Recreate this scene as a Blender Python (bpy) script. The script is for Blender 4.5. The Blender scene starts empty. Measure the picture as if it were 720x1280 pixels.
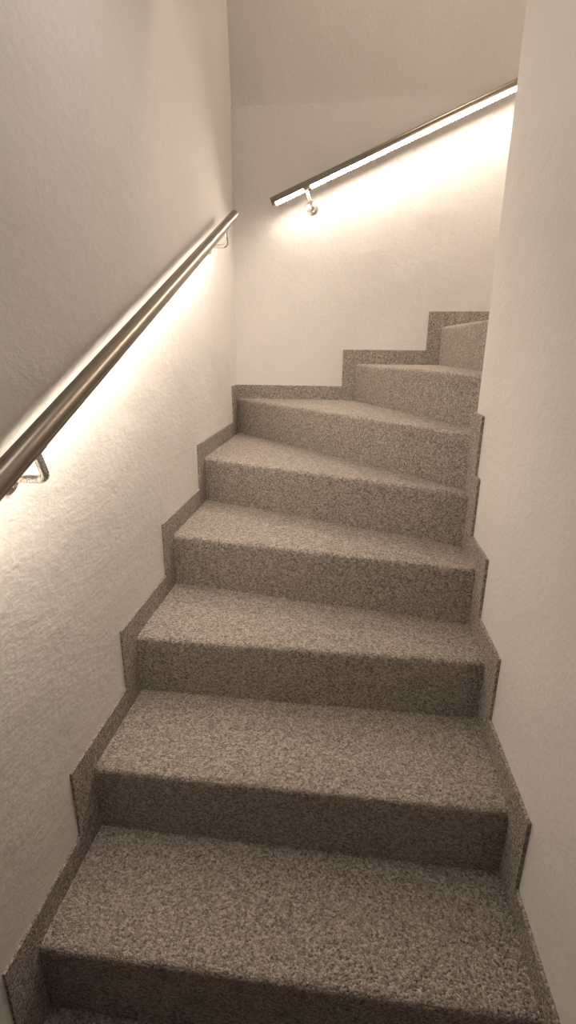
import bpy, bmesh, math, random
from mathutils import Vector, Matrix
random.seed(7)
scene = bpy.context.scene
COL = scene.collection

# ------------------------------------------------------------------ camera
cam_d = bpy.data.cameras.new('camera')
cam = bpy.data.objects.new('camera', cam_d)
COL.objects.link(cam)
cam_d.sensor_fit = 'VERTICAL'
cam_d.sensor_height = 36.0
cam_d.lens = 636.45 / 1280.0 * 36.0
cam_d.clip_start = 0.02
YAW, PITCH, ROLL = -0.1092, 0.312, 0.009
fwd = Vector((math.sin(YAW) * math.cos(PITCH), math.cos(YAW) * math.cos(PITCH), -math.sin(PITCH)))
rgt = Vector((math.cos(YAW), -math.sin(YAW), 0))
up = rgt.cross(fwd)
r2 = rgt * math.cos(ROLL) + up * math.sin(ROLL)
u2 = -rgt * math.sin(ROLL) + up * math.cos(ROLL)
M = Matrix((r2, u2, -fwd)).transposed().to_4x4()
M.translation = Vector((0.5696, -0.7477, 1.3356))
cam.matrix_world = M
scene.camera = cam

# ------------------------------------------------------------------ world, lights, exposure
world = bpy.data.worlds.new('world')
scene.world = world
world.use_nodes = True
world.node_tree.nodes['Background'].inputs[0].default_value = (0, 0, 0, 1)
world.node_tree.nodes['Background'].inputs[1].default_value = 0.0
vs = scene.view_settings
vs.view_transform = 'Standard'
vs.look = 'None'
vs.gamma = 1.0
vs.use_curve_mapping = False
vs.exposure = 0.24
LED_STRENGTH_LEFT = 98.0
LED_STRENGTH_BACK = 98.0
LED_COLOR = (1.0, 0.853, 0.715)
FILL_STRENGTH = 10.5  # unseen lamp added under the lower ceiling to brighten the walls
UPPER_FILL_STRENGTH = 14.0  # second added lamp, overall fill from the high ceiling
UPPER_FILL_COLOR = (1.0, 0.84, 0.70)
FILL_COLOR = (1.0, 0.93, 0.88)
FILL_POS = (0.44, 0.30, 2.30)
SOFFIT_EDGE = 0.98

# ------------------------------------------------------------------ measures (metres)
H = 0.18              # riser
W = 0.969             # clear width between skirtings
D = 1.957             # far wall (skirting face)
E = 0.917             # corner of the inner wall
T, TR = 0.006, 0.008  # skirting thickness (left and far, right)
XL, XR, YB = -T, W + TR, D + T      # plaster faces
YF = -5.0             # near end of the stairwell
XE = 2.6              # far right end of the upper flight
ZC, ZF = 3.7, -3 * H  # ceiling, lower floor
SHADE_LINE = 2.377  # height where the shade shaped into the far wall begins

# ------------------------------------------------------------------ materials
def newmat(name):
    m = bpy.data.materials.new(name)
    m.use_nodes = True
    nt = m.node_tree
    b = nt.nodes['Principled BSDF']
    return m, nt, b

def N(nt, t, **kw):
    n = nt.nodes.new(t)
    for k, v in kw.items():
        if k.startswith('_'):
            n.inputs[k[1:]].default_value = v
        else:
            setattr(n, k, v)
    return n

def ramp(nt, stops):
    n = nt.nodes.new('ShaderNodeValToRGB')
    el = n.color_ramp.elements
    while len(el) < len(stops):
        el.new(0.5)
    for e, (p, c) in zip(el, stops):
        e.position = p
        e.color = (*c, 1)
    return n

def plaster(name, c0, c1):
    m, nt, b = newmat(name)
    L = nt.links.new
    geo = N(nt, 'ShaderNodeNewGeometry')
    n1 = N(nt, 'ShaderNodeTexNoise', _Scale=1.7, _Detail=4.0)
    L(geo.outputs['Position'], n1.inputs['Vector'])
    r = ramp(nt, [(0.3, c0), (0.7, c1)])
    L(n1.outputs['Fac'], r.inputs['Fac'])
    L(r.outputs['Color'], b.inputs['Base Color'])
    b.inputs['Roughness'].default_value = 0.85
    b.inputs['Specular IOR Level'].default_value = 0.25
    mp = N(nt, 'ShaderNodeMapping')
    mp.inputs['Scale'].default_value = (1.0, 0.6, 1.0)
    L(geo.outputs['Position'], mp.inputs['Vector'])
    a = N(nt, 'ShaderNodeTexNoise', _Scale=5.0, _Detail=3.0)          # trowel swells
    f = N(nt, 'ShaderNodeTexNoise', _Scale=82.0, _Detail=4.0, _Roughness=0.6)   # grain
    g = N(nt, 'ShaderNodeTexNoise', _Scale=24.0, _Detail=3.0, _Distortion=0.8)
    for q in (a, f, g):
        L(mp.outputs['Vector'], q.inputs['Vector'])
    def mul(sock, v):
        x = N(nt, 'ShaderNodeMath', operation='MULTIPLY')
        L(sock, x.inputs[0]); x.inputs[1].default_value = v
        return x.outputs[0]
    def add(s, t):
        x = N(nt, 'ShaderNodeMath', operation='ADD')
        L(s, x.inputs[0]); L(t, x.inputs[1])
        return x.outputs[0]
    hgt = add(add(mul(a.outputs['Fac'], 0.010), mul(f.outputs['Fac'], 0.0024)), mul(g.outputs['Fac'], 0.0013))
    bp = N(nt, 'ShaderNodeBump', _Strength=0.8, _Distance=1.0)
    L(hgt, bp.inputs['Height'])
    L(bp.outputs['Normal'], b.inputs['Normal'])
    return m

def carpet_mat():
    m, nt, b = newmat('speckled_carpet')
    L = nt.links.new
    geo = N(nt, 'ShaderNodeNewGeometry')
    v = N(nt, 'ShaderNodeTexVoronoi', _Scale=230.0)
    L(geo.outputs['Position'], v.inputs['Vector'])
    n = N(nt, 'ShaderNodeTexNoise', _Scale=320.0, _Detail=2.0)
    L(geo.outputs['Position'], n.inputs['Vector'])
    r = ramp(nt, [(0.06, (0.105, 0.09, 0.079)), (0.3, (0.285, 0.25, 0.219)), (0.6, (0.42, 0.376, 0.334)), (0.95, (0.68, 0.622, 0.562))])
    sep = N(nt, 'ShaderNodeSeparateColor')
    L(v.outputs['Color'], sep.inputs[0])
    mx = N(nt, 'ShaderNodeMath', operation='MULTIPLY_ADD')
    L(sep.outputs[0], mx.inputs[0]); mx.inputs[1].default_value = 0.6
    ns = N(nt, 'ShaderNodeMath', operation='MULTIPLY_ADD')
    L(n.outputs['Fac'], ns.inputs[0]); ns.inputs[1].default_value = 1.0; ns.inputs[2].default_value = -0.3
    L(ns.outputs[0], mx.inputs[2])
    L(mx.outputs[0], r.inputs['Fac'])
    L(r.outputs['Color'], b.inputs['Base Color'])
    b.inputs['Roughness'].default_value = 0.95
    b.inputs['Specular IOR Level'].default_value = 0.1
    hm = N(nt, 'ShaderNodeMath', operation='MULTIPLY_ADD')
    L(v.outputs['Distance'], hm.inputs[0]); hm.inputs[1].default_value = -0.9
    L(n.outputs['Fac'], hm.inputs[2])
    bp = N(nt, 'ShaderNodeBump', _Strength=0.9, _Distance=0.004)
    L(hm.outputs[0], bp.inputs['Height'])
    L(bp.outputs['Normal'], b.inputs['Normal'])
    return m

def metal(name, col, rough):
    m, nt, b = newmat(name)
    b.inputs['Base Color'].default_value = (*col, 1)
    b.inputs['Metallic'].default_value = 1.0
    b.inputs['Roughness'].default_value = rough
    geo = N(nt, 'ShaderNodeNewGeometry')
    n = N(nt, 'ShaderNodeTexNoise', _Scale=400.0, _Detail=2.0)
    nt.links.new(geo.outputs['Position'], n.inputs['Vector'])
    r = N(nt, 'ShaderNodeMapRange')
    r.inputs['To Min'].default_value = rough * 0.85
    r.inputs['To Max'].default_value = rough * 1.15
    nt.links.new(n.outputs['Fac'], r.inputs['Value'])
    nt.links.new(r.outputs['Result'], b.inputs['Roughness'])
    return m

def led_mat(name, s):
    m, nt, b = newmat(name)
    b.inputs['Base Color'].default_value = (0.9, 0.85, 0.75, 1)
    b.inputs['Emission Color'].default_value = (*LED_COLOR, 1)
    b.inputs['Emission Strength'].default_value = s
    return m

WALL = plaster('white_plaster', (0.75, 0.722, 0.69), (0.81, 0.785, 0.755))
CARPET = carpet_mat()
STEEL = metal('brushed_steel', (0.29, 0.255, 0.215), 0.34)
POLISH = metal('polished_steel', (0.72, 0.69, 0.64), 0.27)
LED_L = led_mat('led_left', LED_STRENGTH_LEFT)
LED_B = led_mat('led_back', LED_STRENGTH_BACK)

# ------------------------------------------------------------------ helpers
def obj(name, bm, mat, parent=None, smooth=False):
    me = bpy.data.meshes.new(name)
    bmesh.ops.recalc_face_normals(bm, faces=bm.faces[:])
    bm.to_mesh(me)
    bm.free()
    me.materials.append(mat)
    if smooth:
        for p in me.polygons:
            p.use_smooth = True
        me.set_sharp_from_angle(angle=math.radians(40))
    o = bpy.data.objects.new(name, me)
    COL.objects.link(o)
    if parent:
        o.parent = parent
        o.matrix_parent_inverse = parent.matrix_world.inverted()
    return o

def tag(o, label, cat=None, group=None, kind=None):
    o['label'] = label
    if cat: o['category'] = cat
    if group: o['group'] = group
    if kind: o['kind'] = kind
    return o

def empty(name, loc):
    o = bpy.data.objects.new(name, None)
    COL.objects.link(o)
    o.location = loc
    o.empty_display_size = 0.1
    o.matrix_world = Matrix.Translation(loc)
    return o

def box(bm, a, b):
    x0, y0, z0 = a; x1, y1, z1 = b
    vs_ = [bm.verts.new(p) for p in ((x0, y0, z0), (x1, y0, z0), (x1, y1, z0), (x0, y1, z0), (x0, y0, z1), (x1, y0, z1), (x1, y1, z1), (x0, y1, z1))]
    for f in ((0, 3, 2, 1), (4, 5, 6, 7), (0, 1, 5, 4), (1, 2, 6, 5), (2, 3, 7, 6), (3, 0, 4, 7)):
        bm.faces.new([vs_[i] for i in f])

def prism(bm, pts, off):
    """polygon pts (3D) extruded by the vector off"""
    off = Vector(off)
    a = [bm.verts.new(p) for p in pts]
    b = [bm.verts.new(Vector(p) + off) for p in pts]
    bm.faces.new(a)
    bm.faces.new(b[::-1])
    n = len(a)
    for i in range(n):
        bm.faces.new((a[i], a[(i + 1) % n], b[(i + 1) % n], b[i]))

def frame(d):
    d = d.normalized()
    s = d.cross(Vector((0, 0, 1)))
    if s.length < 1e-4:
        s = Vector((1, 0, 0))
    s.normalize()
    return s, s.cross(d).normalized()

def tube(bm, pts, rad, seg=20, cap=True):
    pts = [Vector(p) for p in pts]
    rads = rad if isinstance(rad, (list, tuple)) else [rad] * len(pts)
    rings = []
    s = None
    for i, p in enumerate(pts):
        d = (pts[min(i + 1, len(pts) - 1)] - pts[max(i - 1, 0)]).normalized()
        if s is None:
            s, t = frame(d)
        else:
            s = (s - d * s.dot(d)).normalized()
            t = s.cross(d)
        rings.append([bm.verts.new(p + (s * math.cos(2 * math.pi * k / seg) + t * math.sin(2 * math.pi * k / seg)) * rads[i]) for k in range(seg)])
    for a, b in zip(rings, rings[1:]):
        for k in range(seg):
            bm.faces.new((a[k], a[(k + 1) % seg], b[(k + 1) % seg], b[k]))
    if cap:
        bm.faces.new(rings[0][::-1])
        bm.faces.new(rings[-1])

def bend(a, b, c, r, n=8):
    """polyline a-b-c with the corner b rounded to radius r"""
    a, b, c = Vector(a), Vector(b), Vector(c)
    u, v = (a - b).normalized(), (c - b).normalized()
    half = u.angle(v) / 2
    t = r / math.tan(half)
    p0, p1 = b + u * t, b + v * t
    cen = b + (u + v).normalized() * (r / math.sin(half))
    out = [a]
    e0, e1 = p0 - cen, p1 - cen
    ang = e0.angle(e1)
    for i in range(n + 1):
        f = i / n
        w = (e0 * math.sin((1 - f) * ang) + e1 * math.sin(f * ang)) / math.sin(ang)
        out.append(cen + w)
    out.append(c)
    return out

# ------------------------------------------------------------------ the setting
bm = bmesh.new(); box(bm, (XL - 0.15, YF, ZF - 0.1), (XL, YB + 0.15, ZC))
tag(obj('wall_left', bm, WALL), 'rough white plaster wall on the left, behind the lit handrail', 'wall', kind='structure')

bm = bmesh.new()                 # far wall: recess and lean added to shade it above the line
prism(bm, [(XL, YB, ZF), (XL, YB + 0.15, ZF), (XL, YB + 0.15, ZC), (XL, YB - 0.17, ZC), (XL, YB + 0.016, SHADE_LINE), (XL, YB, SHADE_LINE - 0.003)], (XE - XL + 0.15, 0, 0))
wb = obj('wall_back', bm, WALL)
tag(wb, 'far plaster wall of the stairwell, upper part leaned in to shade it above a faint line', 'wall', kind='structure')

bm = bmesh.new(); box(bm, (XR, YF, ZF - 0.1), (XE + 0.15, E, ZC))
ed = [e for e in bm.edges if abs(e.verts[0].co.x - XR) < 1e-4 and abs(e.verts[1].co.x - XR) < 1e-4 and abs(e.verts[0].co.y - E) < 1e-4 and abs(e.verts[1].co.y - E) < 1e-4]
bmesh.ops.bevel(bm, geom=ed, offset=0.008, segments=3, affect='EDGES', profile=0.5)
tag(obj('wall_right', bm, WALL, smooth=True), 'off-white plaster wall on the right that the stairs wind around', 'wall', kind='structure')

bm = bmesh.new(); box(bm, (XE, E, ZF), (XE + 0.15, YB, ZC))
tag(obj('wall_end', bm, WALL), 'plaster wall closing the upper flight', 'wall', kind='structure')
bm = bmesh.new(); box(bm, (XL - 0.15, YF - 0.15, ZF - 0.1), (XE + 0.15, YF, ZC))
tag(obj('wall_front', bm, WALL), 'plaster wall behind the viewer', 'wall', kind='structure')
bm = bmesh.new(); box(bm, (XL - 0.15, YF - 0.15, ZC), (XE + 0.15, YB + 0.15, ZC + 0.1))
tag(obj('ceiling', bm, WALL), 'white ceiling over the stairwell', 'ceiling', kind='structure')
bm = bmesh.new(); box(bm, (XL, YF, FILL_POS[2]), (XR, SOFFIT_EDGE, FILL_POS[2] + 0.14))
tag(obj('ceiling_lower', bm, WALL), 'lower white ceiling over the first steps', 'ceiling', kind='structure')
bm = bmesh.new(); box(bm, (XL, YF, ZF - 0.1), (XR, YB, ZF))
tag(obj('floor', bm, CARPET), 'carpeted floor at the foot of the stairs', 'floor', kind='structure')

# ------------------------------------------------------------------ staircase
# riser lines in plan: (left or far end), (right or inner end)
RL = {-2: ((0, -0.93), (W, -0.93)), -1: ((0, -0.655), (W, -0.66)), 0: ((0, -0.38), (W, -0.385)),
      1: ((0, -0.1004), (W, -0.1066)), 2: ((0, 0.1786), (W, 0.1708)), 3: ((0, 0.4802), (W, 0.4738)),
      4: ((0, 0.837), (W, 0.676)), 5: ((0, 1.2734), (W, 0.861)), 6: ((0, D), (W + 0.008, E + 0.001)),
      7: ((0.612, D), (1.045, E)), 8: ((1.02, D), (1.09, E)), 9: ((1.42, D), (1.32, E)), 10: ((1.72, D), (1.70, E))}
def corners(k):
    """plan polygon of tread k, front edge first, counter-clockwise"""
    a, b = RL[k]
    if k + 1 in RL:
        c, d = RL[k + 1]
    else:
        c, d = (XE, D), (XE, E)
    pts = [a, b]
    if k == 5:
        pts = [a, b, (W, E), d, c]
    else:
        pts += [d, c]
    return [Vector((p[0], p[1], 0)) for p in pts]

NOSE = 0.014
stairs = empty('staircase', (W / 2, 0.9, ZF))
tag(stairs, 'winding staircase covered in speckled grey-beige carpet between white walls', 'stairs')
for k in range(-2, 11):
    z = k * H
    P = corners(k)
    a, b = P[0], P[1]
    run = (b - a).normalized()
    nrm = Vector((run.y, -run.x, 0))       # towards the person climbing
    # back edge goes a little under the next riser
    Q = P[:2] + [p - nrm * 0.012 if k + 1 in RL else p for p in P[2:]]
    Q = [Vector((p.x, min(p.y, D), 0)) for p in Q]
    bm = bmesh.new()
    top = [bm.verts.new((p.x, p.y, z)) for p in Q]
    bot = [bm.verts.new((p.x, p.y, z - 0.03)) for p in Q]
    bm.faces.new(top); bm.faces.new(bot[::-1])
    n = len(Q)
    for i in range(n):
        bm.faces.new((top[i], bot[i], bot[(i + 1) % n], top[(i + 1) % n]))
    fe = [e for e in bm.edges if set(e.verts) == {top[0], top[1]}]
    bmesh.ops.bevel(bm, geom=fe, offset=NOSE, segments=4, affect='EDGES', profile=0.5)
    st = obj('step', bm, CARPET, stairs, smooth=True)
    bm = bmesh.new()
    th = -nrm * 0.012
    prism(bm, [(a.x, a.y, z - H), (b.x, b.y, z - H), (b.x, b.y, z - 0.03), (a.x, a.y, z - 0.03)], th)
    obj('riser', bm, CARPET, st)

# ------------------------------------------------------------------ stepped skirting on the walls
SY, SZ = 0.087, 0.069
def stepped(ys, x_face, x_off, yend, kmin, ztop_extra=None):
    """ys: list of (k, riser y); outline in the plane x = x_face"""
    up_, lo = [], []
    for k, y in ys:
        up_ += [(y - SY, (k - 1) * H + SZ), (y - SY, k * H + SZ)]
    up_.append((yend, ys[-1][0] * H + SZ))
    lo = [(yend, ys[-1][0] * H - 0.06)]
    for k, y in reversed(ys):
        lo += [(min(y + 0.012, yend - 0.001), k * H - 0.06), (min(y + 0.012, yend - 0.001), (k - 1) * H - 0.06)]
    lo.append((ys[0][1] - SY, (ys[0][0] - 1) * H - 0.06))
    return [(x_face, y, z) for y, z in up_ + lo]

def skirting(name, pts, off, label):
    bm = bmesh.new()
    prism(bm, pts, off)
    return tag(obj(name, bm, CARPET), label, 'skirting', kind='structure')

left = [(k, RL[k][0][1]) for k in range(-1, 7)]
left[-1] = (6, D - 0.028)
skirting('baseboard_left', stepped(left, XL, 0, YB, -1), (T, 0, 0), 'stepped carpet skirting climbing the left wall')
right = [(k, RL[k][1][1]) for k in range(-1, 6)] + [(6, 0.815 + SY)]
skirting('baseboard_right', stepped(right, XR, 0, E + T, -1), (-TR, 0, 0), 'stepped carpet skirting climbing the right wall')
SB = 0.067
zs = [(0, 6 * H + SZ), (0.612 - SB, 6 * H + SZ), (0.612 - SB, 7 * H + SZ), (1.02 - SB, 7 * H + SZ), (1.02 - SB, 8 * H + SZ),
      (1.42 - SB, 8 * H + SZ), (1.42 - SB, 9 * H + SZ), (1.72 - SB, 9 * H + SZ), (1.72 - SB, 10 * H + SZ), (XE, 10 * H + SZ), (XE, 10 * H - 0.3), (1.0, 6 * H - 0.3), (0, 6 * H - 0.3)]
skirting('baseboard_back', [(x, YB, z) for x, z in zs], (0, -T, 0), 'stepped carpet skirting along the far wall')
zs = [(XR, 6 * H + SZ), (1.045 - 0.03, 6 * H + SZ), (1.045 - 0.03, 7 * H + SZ), (1.09 - 0.02, 7 * H + SZ), (1.09 - 0.02, 8 * H + SZ), (1.32 - SB, 8 * H + SZ), (1.32 - SB, 9 * H + SZ), (1.70 - SB, 9 * H + SZ),
      (1.70 - SB, 10 * H + SZ), (XE, 10 * H + SZ), (XE, 10 * H - 0.3), (XR, 5 * H - 0.1)]
skirting('baseboard_inner', [(x, E, z) for x, z in zs], (0, T, 0), 'carpet skirting on the end face of the right wall')

# ------------------------------------------------------------------ handrails with LED strips
RT = 0.0178
def handrail(p0, p1, wall_n, led_ang, brackets, led, name_label, led_range, cap0, cap1, arm, hh, cw, out):
    """p0-p1 axis; wall_n: unit vector from rail to wall; led_ang: rotation of the strip from straight down towards the wall"""
    p0, p1 = Vector(p0), Vector(p1)
    ax = (p1 - p0).normalized()
    wn = Vector(wall_n)
    dn = -(wn.cross(ax)).normalized()
    if dn.z > 0:
        dn = -dn
    root = empty('handrail', p0)
    tag(root, name_label, 'handrail', 'lit stainless handrails')
    bm = bmesh.new(); tube(bm, [p0, p1], RT, 36)
    obj('rail', bm, STEEL, root, True)
    # caps
    for p, s, kind in ((p0, -1, cap0), (p1, 1, cap1)):
        bm = bmesh.new()
        if kind == 'dome':
            pr = [(0.0, 1.0), (0.25, 0.97), (0.5, 0.87), (0.75, 0.66), (0.9, 0.44), (0.98, 0.2)]
            tube(bm, [p + ax * s * RT * 0.7 * t for t, _ in pr], [RT * r for _, r in pr], 28)
        else:
            tube(bm, [p, p + ax * s * 0.003, p + ax * s * 0.004], [RT * 1.03, RT * 1.03, RT * 0.95], 28)
        obj('end_cap', bm, STEEL, root, True)
    # LED channel along the rail, turned by led_ang
    ld = (dn * math.cos(led_ang) + wn * math.sin(led_ang)).normalized()
    sd = ld.cross(ax).normalized()
    a, b = p0 + ax * led_range[0], p0 + ax * led_range[1]
    cd0, cd1, lip = RT * 0.80, RT + out, 0.0016
    bm = bmesh.new()
    sec = [(-cw, cd0), (-cw, cd1), (-cw + lip, cd1), (-cw + lip, cd1 - 0.003), (cw - lip, cd1 - 0.003), (cw - lip, cd1), (cw, cd1), (cw, cd0)]
    prism(bm, [a + sd * s + ld * t for s, t in sec], b - a)
    ch = obj('led_channel', bm, STEEL, root)
    # LED lenses: a row of small domes on the channel floor
    bm = bmesh.new()
    L = (b - a).length
    pitch = 0.0155
    n = int((L - 0.01) / pitch)
    rad, rad2 = 0.0076, cw - 0.002
    prof = [(1.0, 0.0), (0.86, 0.55), (0.5, 0.88)]
    for i in range(n):
        if any(abs(led_range[0] + 0.008 + i * pitch - t) < 0.0165 for t in brackets):
            continue                       # the strip is broken where a bracket holds the rail
        c = a + ax * (0.008 + i * pitch) + ld * (cd1 - 0.003)
        rings = []
        for pr, ph in prof:
            rings.append([bm.verts.new(c + (ax * math.cos(q * math.pi / 4) * rad + sd * math.sin(q * math.pi / 4) * rad2) * pr + ld * hh * ph) for q in range(8)])
        tip = bm.verts.new(c + ld * hh)
        for r0, r1 in zip(rings, rings[1:]):
            for q in range(8):
                bm.faces.new((r0[q], r0[(q + 1) % 8], r1[(q + 1) % 8], r1[q]))
        for q in range(8):
            bm.faces.new((rings[-1][q], rings[-1][(q + 1) % 8], tip))
        bm.faces.new(rings[0][::-1])
    ls = obj('led_strip', bm, led, root, True)
    ls['kind'] = 'stuff'
    ls['label'] = 'glowing row of warm white LEDs under the rail'
    # brackets
    for t in brackets:
        q = p0 + ax * t
        low = q + dn * arm
        ros = low + wn * WALLGAP
        bm = bmesh.new()
        tube(bm, bend(q + dn * RT * 0.9, low, ros - wn * 0.004, 0.016), 0.0074, 14)
        # saddle under the rail
        s2 = dn.cross(ax).normalized()
        prism(bm, [q + dn * RT * 0.93 + ax * sx * 0.022 + s2 * sy * 0.009 for sx, sy in ((-1, -1), (1, -1), (1, 1), (-1, 1))], dn * 0.0045)
        br = obj('bracket', bm, POLISH, root, True)
        bm = bmesh.new()
        pr = [(0.0, 0.029), (0.0045, 0.029), (0.0062, 0.0265), (0.0066, 0.012), (0.011, 0.010), (0.012, 0.0062)]
        tube(bm, [ros - wn * d_ for d_, _ in pr], [r for _, r in pr], 32)
        for q3 in range(3):
            an = math.radians(90 + 120 * q3)
            sc = ros - wn * 0.006 + (dn * math.sin(an) + ax * math.cos(an)) * 0.0195
            tube(bm, [sc, sc - wn * 0.0018, sc - wn * 0.0024], [0.0038, 0.0038, 0.0026], 10)
        obj('rosette', bm, POLISH, br, True)
    return root

WALLGAP = 0.07 + T
s1, b1 = 0.419, 1.1812
def rail1(y): return Vector((0.07, y, b1 + s1 * y))
ends = (-0.62, 1.632)
k1 = math.hypot(1, s1)
handrail(rail1(ends[0]), rail1(ends[1]), (-1, 0, 0), math.radians(-6), [(0.015 - ends[0]) * k1, (1.455 - ends[0]) * k1], LED_L,
         'long stainless handrail with downlight strip, mounted on the left wall', ((-0.19 - ends[0]) * k1, (1.56 - ends[0]) * k1), 'flat', 'dome', 0.075, 0.005, 0.0095, 0.0012)
s2_ = 0.400
def rail2(x): return Vector((x, D - 0.07, 1.973 + s2_ * (x - 0.194)))
ends = (0.194, 2.3)
k2 = math.hypot(1, s2_)
handrail(rail2(ends[0]), rail2(ends[1]), (0, 1, 0), math.radians(-30), [(0.345 - ends[0]) * k2, (1.75 - ends[0]) * k2], LED_B,
         'stainless handrail with bright row of LEDs, on the far wall', (0.012, (2.28 - ends[0]) * k2), 'flat', 'flat', 0.078, 0.008, 0.0130, 0.0035)

# ------------------------------------------------------------------ fill lamps added out of view above the frame
def fill_lamp(pos, rad, strength, color, label):
    mt = led_mat('fill_glass', strength)
    mt.node_tree.nodes['Principled BSDF'].inputs['Emission Color'].default_value = (*color, 1)
    lp = Vector(pos)
    root = empty('fill_lamp', lp)
    tag(root, label, 'lamp')
    bm = bmesh.new(); tube(bm, [lp, lp + Vector((0, 0, -0.02)), lp + Vector((0, 0, -0.022))], [rad * 1.06, rad * 1.06, rad * 1.03], 40)
    obj('base_ring', bm, STEEL, root, True)
    bm = bmesh.new(); tube(bm, [lp + Vector((0, 0, -z)) for z in (0.022, 0.05, 0.075, 0.093, 0.1)], [rad, rad * 0.97, rad * 0.83, rad * 0.55, rad * 0.2], 40)
    obj('diffuser', bm, mt, root, True)
fill_lamp(FILL_POS, 0.10, FILL_STRENGTH, FILL_COLOR, 'unseen round lamp added as fill on the lower ceiling above the first steps')
fill_lamp((0.80, 1.50, ZC), 0.20, UPPER_FILL_STRENGTH, UPPER_FILL_COLOR, 'unseen round lamp added as fill on the high ceiling over the upper flight')
